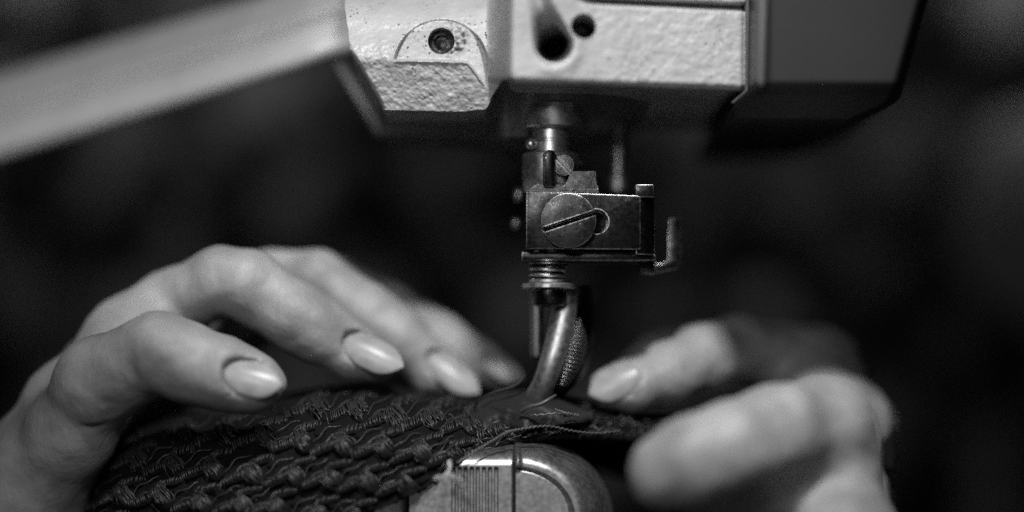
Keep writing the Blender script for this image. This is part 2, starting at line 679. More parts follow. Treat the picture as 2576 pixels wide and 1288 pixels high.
col = lathe_px("bar_collar", [(76, 262), (78, 264), (78, 319), (76, 322), (72, 324), (44, 325)], 1392, YB, M_steel, SM)
bar = lathe_px("presser_bar", [(46, 300), (46, 350), (43, 352), (43, 356), (46, 358), (46, 640)], 1386, YB, M_steel, SM)
slv = lathe_px("bar_sleeve", [(60, 384), (68, 388), (70, 394), (70, 478), (66, 484)], 1384, YB, M_steel, SM)
pin = bmesh.new(); bmesh.ops.create_uvsphere(pin, u_segments=20, v_segments=12, radius=R(15), matrix=Matrix.Translation(P(1336, 362, .55)))
bm_obj("bar_pin", pin, M_steel, bar)
# needle bar behind to the right, out of focus
nb = lathe_px("needle_bar", [(24, 300), (24, 395), (17, 400), (17, 440), (27, 446), (27, 478)], 1556, 3.4, M_foot, SM)

# clamp block
CB = empty("needle_clamp"); CB.parent = SM
blk = bm_obj("clamp_block", prism_bm([(1323, 480), (1598, 491), (1612, 494), (1612, 628), (1323, 627)], 0, 1.9, .022), M_gun, CB)
c = P(1505, 557, 0)
cut = bmesh.new()
lathe_bm([(R(31), .6), (R(31), -.5)], P(1500, 557).x, P(1500, 557).z, 'y', 40, bm=cut)
boolean(blk, cut)
cut = bmesh.new()
lathe_bm([(R(66), .8), (R(66), -.5)], P(1430, 555, -.2).x, P(1430, 555, -.2).z, 'y', 64, bm=cut)
boolean(blk, cut)
# rounded right cheek
ck = bmesh.new()
pts = []
for i in range(13):
    a = i / 12 * math.pi / 2
    pts.append((1600 + 52 * math.sin(a), .05 + .55 * (1 - math.cos(a))))
bmv = []
for px, y in pts: bmv.append((px, y))
top = [ck.verts.new(P(px, 492, 0) * 1 + Vector((0, y, 0))) for px, y in bmv] + [ck.verts.new(P(1652, 492, 0) + Vector((0, 1.9, 0))), ck.verts.new(P(1600, 492, 0) + Vector((0, 1.9, 0)))]
botm = [ck.verts.new((t.co.x, t.co.y, zc(640, 0))) for t in top]
ck.faces.new(top); ck.faces.new(botm[::-1])
for i in range(len(top)):
    j = (i + 1) % len(top); ck.faces.new((top[i], botm[i], botm[j], top[j]))
bm_obj("clamp_cheek", ck, M_gun, CB)
bm_obj("clamp_tab", pbox(1598, 1645, 463, 497, .02, .9, .03), M_gun, CB)
# big slotted screw
cs = P(1430, 555, -.2)
scr = bm_obj("clamp_screw", lathe_bm([(R(65.6), .78), (R(65.6), .01), (R(70), -.004), (R(70.5), -.19), (R(69), -.225), (R(66), -.235), (R(30), -.24)], cs.x, cs.z, 'y', 96), M_screw, CB)
sl = box_bm(-R(84), R(84), -.5, .3, -R(6.5), R(6.5), 0)
sl.transform(Matrix.Translation((cs.x, 0, cs.z - R(2))) @ Matrix.Rotation(-math.radians(18.5), 4, 'Y'))
boolean(scr, sl)
# lower plate
bm_obj("lower_plate", prism_bm([(1312, 634), (1606, 634), (1650, 640), (1650, 655), (1590, 657), (1312, 657)], .35, 1.8, .025), M_gun, CB)
# thread lever, right
bm_obj("thread_lever", prism_bm([(1681, 549), (1712, 547), (1714, 655), (1706, 676), (1668, 684), (1616, 692), (1612, 664), (1664, 662), (1678, 655)], 1.3, 1.6, .03), M_gun, CB)
bm_obj("lever_foot", prism_bm([(1612, 655), (1650, 655), (1650, 690), (1612, 690)], .9, 2.0, .03), M_gun, CB)

# bracket on top of block: post, base, scored block
BR = bm_obj("bracket_base", prism_bm([(1336, 470), (1350, 462), (1505, 466), (1507, 486), (1330, 482)], .06, 1.0, .02), M_rough, CB)
bm_obj("bracket_post", prism_bm([(1366, 472), (1366, 388), (1370, 380), (1380, 376), (1392, 377), (1398, 384), (1398, 472)], -.02, .5, .05), M_gun, BR)
bm_obj("bracket_lug", prism_bm([(1412, 472), (1424, 458), (1437, 430), (1500, 429), (1503, 474)], .04, .8, .03), M_rough, BR)
sc2 = P(1418, 416, .1)
ss = bm_obj("small_screw", lathe_bm([(R(28), .9), (R(28), .08), (R(26), .05), (R(15), .03)], sc2.x, sc2.z, 'y', 48), M_rough, BR)
sl = box_bm(-R(40), R(40), -.3, .16, -R(5), R(5), 0)
sl.transform(Matrix.Translation((sc2.x, 0, sc2.z)) @ Matrix.Rotation(math.radians(48), 4, 'Y'))
boolean(ss, sl)
# little screw heads seen beyond the left edge
for (px, py, r) in ((1304, 490, 14), (1298, 561, 15)):
    q = bmesh.new()
    bmesh.ops.create_uvsphere(q, u_segments=24, v_segments=14, radius=R(r, 2.2), matrix=Matrix.Translation(P(px, py, 2.6)) @ Matrix.Diagonal((.8, 1, 1.25 if py < 500 else 1, 1)))
    bm_obj("side_screw", q, M_steel, CB)
for (px, py, r) in ((1457, 413, 11),):
    q = bmesh.new()
    bmesh.ops.create_uvsphere(q, u_segments=24, v_segments=14, radius=R(r), matrix=Matrix.Translation(P(px, py, 1.5)))
    bm_obj("guide_pin", q, M_steel, SM)

# spring, washers, disc, nut
bm = lathe_px("bar_stub", [(58, 655), (58, 664), (50, 668), (36, 671), (36, 735)], 1383, .7, M_gun, SM)
T = Tubes()
hp, hr = [], []
for i in range(90):
    a = i / 89 * 2 * math.pi * 2.6
    pyy = 668 + 38 * i / 89
    hp.append((xc(1378, .7) + R(44) * math.cos(a), .7 + R(44) * math.sin(a), zc(pyy, .7)))
T.add(np.array(hp), R(4.5), 8)
T.build("spring", M_steel, SM)
lathe_px("washer", [(40, 702), (52, 704), (52, 710), (40, 712)], 1382, .7, M_steel, SM)
lathe_px("tension_disc", [(40, 711), (66, 713), (69, 716), (69, 724), (65, 727), (40, 728)], 1381, .7, M_steel, SM, 96)
lathe_px("lock_nut", [(36, 727), (42, 729), (43, 735), (43, 762), (39, 769), (30, 771)], 1382, .65, M_gun, SM, 48)

# presser foot
T = Tubes()
pp, rr = smooth_path([P(1424, 735, .95), P(1418, 790, .9), P(1405, 850, .8), P(1388, 910, .7), P(1370, 960, .75), P(1350, 1005, 1.0)],
                     [R(31), R(32), R(32), R(31), R(29), R(31)], 50)
T.add(pp, rr, 32)
foot = T.build("presser_foot", M_foot, SM)
T = Tubes()
pp, rr = smooth_path([P(1446, 720, 1.9), P(1456, 790, 1.9), P(1452, 860, 1.8), P(1432, 930, 1.7), P(1398, 985, 1.6)], [R(38), R(38), R(42), R(40), R(28)], 60)
T.add(pp, rr, 40)
T.build("foot_shank", M_gun, SM)


def knurl(t, a):
    q = math.sin(t * 62 + a * 1.2) ; w_ = math.sin(a * 15 + (0 if int((t * 62 + a * 1.2) / math.pi) % 2 else math.pi / 2))
    return .035 * abs(q) + .015 * abs(w_)


T = Tubes()
pp, rr = smooth_path([P(1447, 800, 1.25), P(1440, 850, 1.1), P(1426, 900, 1.05), P(1400, 960, 1.1)], [R(10), R(32), R(36), R(24)], 260)
T.add(pp, rr, 200, True, 1.0, knurl)
T.build("knurled_grip", M_knurl, SM)
# needle rod at the left
T = Tubes()
pp, rr = smooth_path([P(1350, 725, 1.5), P(1350, 880, 1.5), P(1350, 896, 1.5), P(1350, 903, 1.5)], [R(15), R(15), R(12), R(3)], 40)
T.add(pp, rr, 24)
T.build("needle_rod", M_foot, SM)

# ================================================================== bed
def bed_depth(px, py):
    e = np.sqrt((np.clip(px - 1290, 0, 400) / 252) ** 2 + (np.clip(1300 - py, 0, 400) / 205) ** 2)
    d_r = (1 - e) * 225
    top = 1095 + 0 * px
    d_l = py - top
    s = sstep(1285, 1300, px)
    d = np.where(px < 1290, d_l, d_r)
    W_ = 78.
    t = np.clip(d / W_, 0, 1)
    y = -.75 + 2.3 * (1 - np.sqrt(np.clip(1 - (1 - t) ** 2, 0, 1)))
    return y, d


def bed_part(x0, x1, name, ribs, cap):
    nu, nv = (420, 200)
    u = np.linspace(0, 1, nu)[None, :]; v = np.linspace(0, 1, nv)[:, None]
    px = x0 + (x1 - x0) * u + 0 * v
    if cap:
        top = 1300 - 205 * np.sqrt(np.clip(1 - (np.clip(px - 1290, 0, 252) / 252) ** 2, 0, 1)) + 1
        top = np.minimum(top, 1330)
    else:
        top = 1096 + 0 * px
    py = top + (1345 - top) * v
    y, d = bed_depth(px, py)
    y = y + .004 * vnoise(px, py, 60, 9, 3)
    if ribs:
        for i in range(8):
            gx = 1141 + i * 15.3
            y = y + .09 * sstep(5.6, 2.4, np.abs(px - gx)) * sstep(1174, 1182, py)
    if cap:
        y = y + .10 * np.exp(-((d - 92) / 3.2) ** 2) * sstep(1296, 1304, px)
        y = y + .05 * sstep(90, 97, d)
        y = y - .08 * np.exp(-((px - 1303) / 7) ** 2) * sstep(1190, 1170, py)
    # rounded vertical seam edges
    for gx in (1292.5,):
        y = y + .14 * np.exp(-((px - gx) / 2.6) ** 2)
    return grid_solid(name, PA(px, py, y), M_bed, SM, 4.0)


bed_part(1030, 1292, "ribbed_bed_cover", True, False)
bed_part(1294, 1541, "bed_end_cap", False, True)
bm_obj("bed_arm", prism_bm([(700, 1150), (1032, 1150), (1032, 1400), (700, 1400)], -.1, 4, .2), M_bed, SM)

# ================================================================== FABRIC
FX = [150, 188, 215, 250, 300, 400, 550, 700, 760, 900, 1000, 1100, 1200, 1280, 1340, 1450, 1600, 1750, 1900, 2150, 2260]
FT = [1400, 1300, 1185, 1120, 1075, 1052, 1038, 1000, 978, 968, 972, 984, 1000, 985, 985, 1000, 1040, 1045, 1040, 1060, 1080]
BX = [150, 860, 930, 1000, 1060, 1100, 1150, 1200, 1290, 1400, 1500, 1600, 1700, 1850, 2150, 2260]
BYs = [1420, 1420, 1290, 1262, 1232, 1206, 1165, 1140, 1110, 1094, 1094, 1102, 1108, 1115, 1160, 1180]


def fab(px, t):
    """point on the cloth: px along, t 0 (top contour) .. 1 (lower edge); returns px,py,y"""
    px = np.asarray(px, float); t = np.asarray(t, float)
    # smooth contours
    T0 = (np.interp(px - 25, FX, FT) + np.interp(px, FX, FT) + np.interp(px + 25, FX, FT)) / 3
    B0 = (np.interp(px - 15, BX, BYs) + np.interp(px, BX, BYs) + np.interp(px + 15, BX, BYs)) / 3
    H = np.clip(B0 - T0, 4, None)
    py = T0 + H * t
    drop = py - T0
    f = 1 - np.exp(-np.clip(drop, 0, None) / 70.0)
    ytop = 2.6 + .6 * sstep(1500, 1900, px) + 1.5 * sstep(500, 200, px)
    yfr = np.interp(px, [150, 300, 600, 900, 1150, 1300, 1500, 1700, 2200], [1.2, -.2, -1.1, -1.3, -1.0, -.6, -.1, .6, 1.5])
    y = ytop + (yfr - ytop) * f
    y = y + .10 * vnoise(px, py, 130, 21, 2)
    return px, py, y


# knit relief: raised bundles and ropes, rasterised once in cloth coordinates
ax_, ay_ = 98., 10.
bx_, by_ = -33., 88.
CELLS = []
for i in range(-14, 26):
    for j in range(-4, 10):
        ox = 640 + i * ax_ + j * bx_ + rng.normal(0, 4)
        oy = 1085 + i * ay_ + j * by_ + rng.normal(0, 3)
        if 120 < ox < 1330 and 940 < oy < 1400:
            CELLS.append((ox, oy, rng.uniform(.85, 1.15)))
HX0, HY0 = 100, 900
HR = np.zeros((520, 1400))
yy_, xx_ = np.mgrid[0:520, 0:1400].astype(float)
xx_ += HX0; yy_ += HY0


def stamp(cx_, cy_, ang, L, W_, h):
    x0, x1 = int(cx_ - L - 12 - HX0), int(cx_ + L + 12 - HX0)
    y0, y1 = int(cy_ - L - 12 - HY0), int(cy_ + L + 12 - HY0)
    x0, y0 = max(x0, 0), max(y0, 0); x1, y1 = min(x1, 1400), min(y1, 520)
    if x1 <= x0 or y1 <= y0: return
    X = xx_[y0:y1, x0:x1] - cx_; Y_ = yy_[y0:y1, x0:x1] - cy_
    c_, s_ = math.cos(ang), math.sin(ang)
    a = (X * c_ + Y_ * s_) / L; b = (-X * s_ + Y_ * c_) / W_
    q = np.clip(1 - (np.abs(a) ** 2.6 + np.abs(b) ** 2.2), 0, 1) ** .5
    HR[y0:y1, x0:x1] = np.maximum(HR[y0:y1, x0:x1], h * q)


for (ox, oy, g_) in CELLS:
    stamp(ox + 26, oy + 16, math.radians(48), 38 * g_, 25, .20 * g_)
    stamp(ox - 16, oy + 24, math.radians(-24), 42, 14, .15)
    stamp(ox + 50, oy - 22, math.radians(-14), 32, 12, .13)
    stamp(ox - 30, oy - 18, math.radians(-30), 15, 9, .08)


def hsample(px, py):
    u = np.clip(np.asarray(px, float) - HX0, 0, 1398); v = np.clip(np.asarray(py, float) - HY0, 0, 518)
    iu = u.astype(int); iv = v.astype(int); fu = u - iu; fv = v - iv
    m = (np.asarray(px) > HX0) & (np.asarray(px) < HX0 + 1398)
    fade = sstep(1320, 1180, np.asarray(px, float))
    return m * fade * ((HR[iv, iu] * (1 - fu) + HR[iv, iu + 1] * fu) * (1 - fv) + (HR[iv + 1, iu] * (1 - fu) + HR[iv + 1, iu + 1] * fu) * fv)


def fab_sheet():
    nu, nv = 1000, 230
    px = np.linspace(160, 2250, nu)[None, :] + np.zeros((nv, 1))
    t = (np.linspace(0, 1, nv) ** 1.3)[:, None] + np.zeros((1, nu))
    a, b, y = fab(px, t)
    front = PA(a, b, y - hsample(a, b) + .035 * vnoise(a, b, 8, 51, 3))
    # back slope of the cloth: rolls over the top contour and falls away behind
    back = []
    for k, (dy, dz) in enumerate([(3.2, -1.4), (2.2, -.75), (1.3, -.3), (.6, -.07), (.2, 0)]):
        q = front[0].copy(); q[:, 1] += dy; q[:, 2] += dz - .0
        back.append(q)
    V = np.concatenate([np.array(back), front], 0)
    return V


FAB = empty("knitted_fabric")
tag(FAB, "black chunky knit fabric held under the presser foot by both hands", "fabric")
V = fab_sheet()
r_, c_, _ = V.shape
idx = np.arange(r_ * c_).reshape(r_, c_)
fc_ = np.stack([idx[:-1, :-1].ravel(), idx[1:, :-1].ravel(), idx[1:, 1:].ravel(), idx[:-1, 1:].ravel()], 1)
cl = mesh_obj("cloth", V.reshape(-1, 3), fc_, M_cloth, FAB)
md = cl.modifiers.new("thick", 'SOLIDIFY'); md.thickness = .0012; md.offset = -1

def on_cloth(px, py, lift):
    """place a point on the cloth surface, lifted towards its front normal (cm)"""
    T0 = (np.interp(px - 25, FX, FT) + np.interp(px, FX, FT) + np.interp(px + 25, FX, FT)) / 3
    B0 = (np.interp(px - 15, BX, BYs) + np.interp(px, BX, BYs) + np.interp(px + 15, BX, BYs)) / 3
    H = np.clip(B0 - T0, 4, None)
    t = (py - T0) / H
    a, b, y = fab(px, np.clip(t, 0, 1))
    p = PA(a, b, y)
    p[..., 1] -= lift * .9
    p[..., 2] += lift * .35
    return p, t


YA, FN = Tubes(), Tubes()


def strand(x0, y0, x1, y1, lift0, lift1, r, tube, wav=0, n=9, seg=5, bow=0, relief=True):
    s = np.linspace(0, 1, n)
    xx = x0 + (x1 - x0) * s; yy = y0 + (y1 - y0) * s
    dx, dy = x1 - x0, y1 - y0
    L = math.hypot(dx, dy) + 1e-6
    off = bow * np.sin(s * math.pi) + wav * np.sin(s * math.pi * 3 + (x0 * 7) % 6)
    xx = xx - dy / L * off; yy = yy + dx / L * off
    lf = lift0 + (lift1 - lift0) * np.sin(s * math.pi)
    if relief: lf = lf + hsample(xx, yy)
    p, t = on_cloth(xx, yy, lf)
    if t.min() < .0 or t.max() > .99: return
    tube.add(p, r, seg)


for (ox, oy, big) in CELLS:
    # fat slanted bundle
    for k in range(20):
        q = (k - 9.5) / 9.5
        hx = ox + 26 + q * 24 * .74 + rng.normal(0, 1.5); hy = oy + 16 - q * 24 * .67 + rng.normal(0, 1.5)
        ln = 30 * (1 - .3 * q * q) * rng.uniform(.5, 1.05) * big
        an = math.radians(48) + rng.normal(0, .16)
        o_ = rng.normal(0, 4)
        hx += o_ * math.cos(an); hy += o_ * math.sin(an)
        strand(hx - ln * math.cos(an), hy - ln * math.sin(an), hx + ln * math.cos(an), hy + ln * math.sin(an), -.02, .025, .0135 * rng.uniform(.7, 1.4), YA, rng.uniform(0, 1.5), bow=rng.normal(0, 3))
    # rope of short upright ticks below the opening
    for k in range(15):
        s_ = k / 14
        hx = ox - 52 + s_ * 72 + rng.normal(0, 1.4); hy = oy + 40 - s_ * 32 + rng.normal(0, 1.2)
        ln = 12 * rng.uniform(.6, 1.2)
        strand(hx - 2.5, hy - ln, hx + 3, hy + ln, -.01, .03, .0155 * rng.uniform(.7, 1.3), YA, n=7)
    for k in range(11):
        s_ = k / 10
        hx = ox + 22 + s_ * 56 + rng.normal(0, 1.4); hy = oy - 15 - s_ * 14 + rng.normal(0, 1.2)
        ln = 11 * rng.uniform(.6, 1.2)
        strand(hx + 3, hy - ln, hx - 3, hy + ln, -.01, .03, .0155 * rng.uniform(.7, 1.3), YA, n=7)
    # fine threads bridging the opening
    for k, (sy, bw) in enumerate(((-4, -7), (5, 5), (14, -4))):
        strand(ox - 46 + k * 6, oy + 16 + sy, ox + 24 + k * 6, oy - 30 + sy, .05, .12, .0085, FN, 3.4 * rng.uniform(.7, 1.3), n=22, bow=bw, relief=False)
# stray lint
for k in range(26):
    x0 = rng.uniform(300, 1100); y0 = rng.uniform(1050, 1285)
    strand(x0, y0, x0 + rng.normal(0, 5), y0 + rng.uniform(4, 9), .05, .08, .012, FN, n=5)
# fuzz along the worn edge under the foot
for k in range(260):
    x0 = rng.uniform(1090, 1720); T0 = np.interp(x0, FX, FT); B0 = np.interp(x0, BX, BYs)
    y0 = T0 + (B0 - T0) * (1 - rng.random() ** 1.6 * .85)
    a = rng.normal(-.15, .5); L = rng.uniform(8, 34)
    s = np.linspace(0, 1, 8)
    xx = x0 + math.cos(a) * L * s; yy = y0 + math.sin(a) * L * s + rng.normal(0, 3) * np.sin(s * 5)
    p, t = on_cloth(xx, yy, .05 + .1 * np.sin(s * math.pi) * rng.random())
    if t.max() > 1.0 or t.min() < .1: continue
    (FN if rng.random() < .35 else YA).add(p, rng.uniform(.008, .02), 5)
YA.build("yarn", M_yarn, FAB)['kind'] = 'stuff'
FN.build("fine_thread", M_fine, FAB)['kind'] = 'stuff'


def thread(pts, r, name, mat, parent, n=40, wob=0.0):
    T = Tubes()
    pp, rr = smooth_path([P(*p) for p in pts], [R(q) for q in (r if isinstance(r, (list, tuple)) else [r] * len(pts))], n)
    if wob:
        pp[:, 2] += wob * np.array([math.sin(i * 1.7) * rng.uniform(.4, 1) for i in range(len(pp))])
    T.add(pp, rr, 8)
    return T.build(name, mat, parent)


# smooth folded lining rising under the foot
def hem():
    nu, nv = 120, 60
    u = np.linspace(0, 1, nu)[None, :]; v = np.linspace(0, 1, nv)[:, None]
    px = 1178 + (1490 - 1178) * u + 0 * v
    top = np.interp(px, [1178, 1196, 1215, 1240, 1275, 1315, 1360, 1400, 1440, 1490], [1050, 1022, 1006, 994, 986, 982, 990, 1002, 1018, 1040])
    bot = np.interp(px, [1178, 1300, 1490], [1075, 1078, 1060])
    py = top + (bot - top) * v
    y = 1.2 - 1.3 * np.sin(v * math.pi / 2) ** .7 * np.sin(np.clip(u, .02, .98) * math.pi) ** .4 + .16 * np.sin((px - py * 1.5 + 20 * np.sin(py / 13)) / 19) * v + .12 * vnoise(px, py, 34, 62, 2) * v + .04 * vnoise(px, py, 20, 61, 3)
    return grid_solid("folded_lining", PA(px, py, y), M_hem, FAB, 2.6)


hem()
thread([(1192, 1030, .9), (1205, 1008, .7), (1240, 988, .6), (1285, 974, .6), (1308, 962, .7), (1322, 945, .9)], 3.2, "lining_edge_cord", M_hem, FAB)
thread([(1310, 1036, -.2), (1330, 1024, -.35), (1360, 1016, -.4), (1382, 1004, -.35), (1398, 994, -.2)], [4, 5, 5, 5, 3], "loose_loop", M_fine, FAB)
thread([(1312, 1040, -.2), (1350, 1044, -.3), (1400, 1040, -.3), (1425, 1046, -.1), (1455, 1040, .1)], [2.5, 2.5, 3, 3, 2], "loose_loop", M_fine, FAB, wob=.02)
thread([(1396, 1030, -.2), (1425, 1040, -.2), (1458, 1046, 0)], [2, 3.5, 2], "loose_loop", M_fine, FAB, wob=.03)
thread([(1150, 1166, -1.1), (1200, 1132, -.95), (1240, 1108, -.8), (1275, 1088, -.75), (1320, 1078, -.6), (1380, 1072, -.4), (1440, 1084, -.2), (1500, 1090, .1), (1560, 1084, .4)], [4, 3, 2.5, 3, 3, 2.5, 2.5, 2.5, 2], "frayed_edge_thread", M_fine, FAB, 160, .02)
T = Tubes()
for (pts, r) in ([[(1128, 1160, -1.4), (1130, 1180, -1.5), (1118, 1196, -1.5), (1100, 1208, -1.45)], 5.0],
                 [[(1116, 1196, -1.5), (1135, 1202, -1.55), (1152, 1212, -1.55), (1168, 1228, -1.5)], 4.0],
                 [[(1124, 1190, -1.5), (1140, 1200, -1.6), (1160, 1208, -1.6), (1172, 1222, -1.5)], 3.0],
                 [[(1108, 1200, -1.5), (1100, 1204, -1.5), (1092, 1206, -1.45)], 3.5],
                 [[(1150, 1210, -1.5), (1160, 1222, -1.5), (1164, 1234, -1.5)], 1.8]):
    for k in range(8):
        dx, dy = rng.normal(0, 2.4, 2)
        pp, rr = smooth_path([P(a + dx, b + dy, c + rng.normal(0, .02)) for a, b, c in pts], [R(r * .26)] * len(pts), 20)
        pp[:, 2] += .012 * np.sin(np.arange(len(pp)) * 1.3 + k)
        T.add(pp, rr, 6)
T.build("frayed_tuft", M_white, FAB)

# ================================================================== HANDS  (signed distance field -> surface net)
def round_cone(G, a, b, r1, r2):
    ba = b - a
    l2 = float(ba @ ba); rr = r1 - r2; a2 = l2 - rr * rr; il2 = 1.0 / l2
    pa = G - a
    yv = pa @ ba
    z = yv - l2
    xx = pa * l2 - yv[..., None] * ba
    x2 = (xx * xx).sum(-1)
    y2 = yv * yv * l2; z2 = z * z * l2
    k = math.copysign(1, rr) * rr * rr * x2
    d1 = np.sqrt(x2 + z2) * il2 - r2
    d2 = np.sqrt(x2 + y2) * il2 - r1
    d3 = (np.sqrt(np.maximum(x2 * a2 * il2, 0)) + yv * rr) * il2 - r1
    out = np.where(np.sign(z) * a2 * z2 > k, d1, np.where(np.sign(yv) * a2 * y2 < k, d2, d3))
    return out


def smin(a, b, k):
    h = np.clip(.5 + .5 * (b - a) / k, 0, 1)
    return b + (a - b) * h - k * h * (1 - h)


def surface_net(D, origin, h):
    """naive surface nets; D (nx,ny,nz)"""
    S = D < 0
    nx, ny, nz = D.shape
    c = np.zeros((nx - 1, ny - 1, nz - 1), int)
    for i in (0, 1):
        for j in (0, 1):
            for k in (0, 1):
                c += S[i:nx - 1 + i, j:ny - 1 + j, k:nz - 1 + k]
    act = (c > 0) & (c < 8)
    ids = -np.ones(act.shape, int)
    cells = np.argwhere(act)
    ids[act] = np.arange(len(cells))
    acc = np.zeros((len(cells), 3)); cnt = np.zeros(len(cells))
    for ax in range(3):
        for o1 in (0, 1):
            for o2 in (0, 1):
                off = [0, 0, 0]; oth = [q for q in range(3) if q != ax]
                off[oth[0]] = o1; off[oth[1]] = o2
                p0 = cells + off; p1 = p0.copy(); p1[:, ax] += 1
                d0 = D[p0[:, 0], p0[:, 1], p0[:, 2]]; d1 = D[p1[:, 0], p1[:, 1], p1[:, 2]]
                m = (d0 < 0) != (d1 < 0)
                t = np.zeros(len(cells)); t[m] = d0[m] / (d0[m] - d1[m])
                q = p0.astype(float); q[:, ax] += t
                acc[m] += q[m]; cnt[m] += 1
    V = acc / cnt[:, None] * h + origin
    F = []
    for ax in range(3):
        oth = [q for q in range(3) if q != ax]
        sl0 = [slice(1, -1)] * 3; sl1 = [slice(1, -1)] * 3
        sl0[ax] = slice(0, -1); sl1[ax] = slice(1, None)
        A = S[tuple(sl0)]; B = S[tuple(sl1)]
        e = np.argwhere(A != B)
        if len(e) == 0: continue
        flip = A[e[:, 0], e[:, 1], e[:, 2]]
        base = e.copy()
        for q in oth: base[:, q] += 1
        def cid(d1, d2):
            p = base.copy(); p[:, oth[0]] -= d1; p[:, oth[1]] -= d2
            return ids[p[:, 0], p[:, 1], p[:, 2]]
        q = np.stack([cid(1, 1), cid(0, 1), cid(0, 0), cid(1, 0)], 1)
        if ax == 1: flip = ~flip
        q[~flip] = q[~flip][:, ::-1]
        F.append(q)
    return V, np.concatenate(F)


class Nail:
    def __init__(self, px, py, y, ang, n, L, W, Rc):
        self.c = np.array(P(px, py, y)); n = np.array(n, float); n /= np.linalg.norm(n)
        f = np.array([math.cos(math.radians(ang)), 0, -math.sin(math.radians(ang))])
        f = f - n * (f @ n); f /= np.linalg.norm(f)
        self.f, self.n, self.s = f, n, np.cross(n, f)
        self.L, self.W, self.Rc = L, W, Rc          # half length, half width, radius of curvature

    def half(self, u):
        """half width at u (-1 base .. 1 tip)"""
        base = np.sqrt(np.clip(1 - np.clip(-u - .15, 0, .85) ** 2 / .7225 * 1.0, 0, 1))
        tip = np.clip(1 - np.clip((u - .15) / .85, 0, 1) ** 2.1, 0, 1) ** .85
        return self.W * np.where(u < -.15, base, np.where(u > .15, tip, 1))

    def height(self, ul, vl):
        return -vl ** 2 / (2 * self.Rc) * 1.0 - ul ** 2 / (2 * 2.2 * self.L * 2.2)

    def mesh(self, name, parent, mat):
        nu, nv = 40, 24
        V = []
        for i in range(nu):
            u = -1 + 2 * i / (nu - 1)
            hw = max(float(self.half(np.array(u))), .012)
            for j in range(nv):
                vv = (-1 + 2 * j / (nv - 1)) * hw
                ul = u * self.L
                hgt = float(self.height(ul, vv)) + .012
                edge = max(abs(vv) / hw, 0)
                V.append(self.c + self.f * ul + self.s * vv + self.n * (hgt - .02 * edge ** 6))
        top = len(V)
        V += [p - self.n * .045 for p in V[:top]]
        F = []
        I = lambda i, j: i * nv + j
        for i in range(nu - 1):
            for j in range(nv - 1):
                F.append((I(i, j), I(i + 1, j), I(i + 1, j + 1), I(i, j + 1)))
                F.append((top + I(i, j), top + I(i, j + 1), top + I(i + 1, j + 1), top + I(i + 1, j)))
        for i in range(nu - 1):
            F.append((I(i, 0), top + I(i, 0), top + I(i + 1, 0), I(i + 1, 0)))
            F.append((I(i, nv - 1), I(i + 1, nv - 1), top + I(i + 1, nv - 1), top + I(i, nv - 1)))
        for j in range(nv - 1):
            F.append((I(0, j), I(0, j + 1), top + I(0, j + 1), top + I(0, j)))
            F.append((I(nu - 1, j), top + I(nu - 1, j), top + I(nu - 1, j + 1), I(nu - 1, j + 1)))
        o = mesh_obj(name, V, F, mat, parent)
        bm = bmesh.new(); bm.from_mesh(o.data); bmesh.ops.recalc_face_normals(bm, faces=bm.faces)
        bm.to_mesh(o.data); bm.free()
        return o

    def carve(self, G, D):
        """sink the nail bed and open a thin groove round the nail"""
        q = G - self.c
        ul = q @ self.f; vl = q @ self.s; nl = q @ self.n
        m = (np.abs(ul) < self.L * 1.5) & (np.abs(vl) < self.W * 1.8) & (np.abs(nl) < .5)
        u_ = ul[m] / (self.L + .05)
        hw = self.half(np.clip(u_, -1, 1)) + .03
        hs = self.height(ul[m], vl[m])
        lateral = np.maximum(np.abs(vl[m]) - hw, (np.abs(u_) - 1) * self.L)
        # inside outline: keep flesh below the nail plate
        cut = np.maximum(lateral, -(nl[m] - (hs - .045)))
        D[m] = np.maximum(D[m], -cut)
        # flesh collar just outside the outline on sides and base
        return D


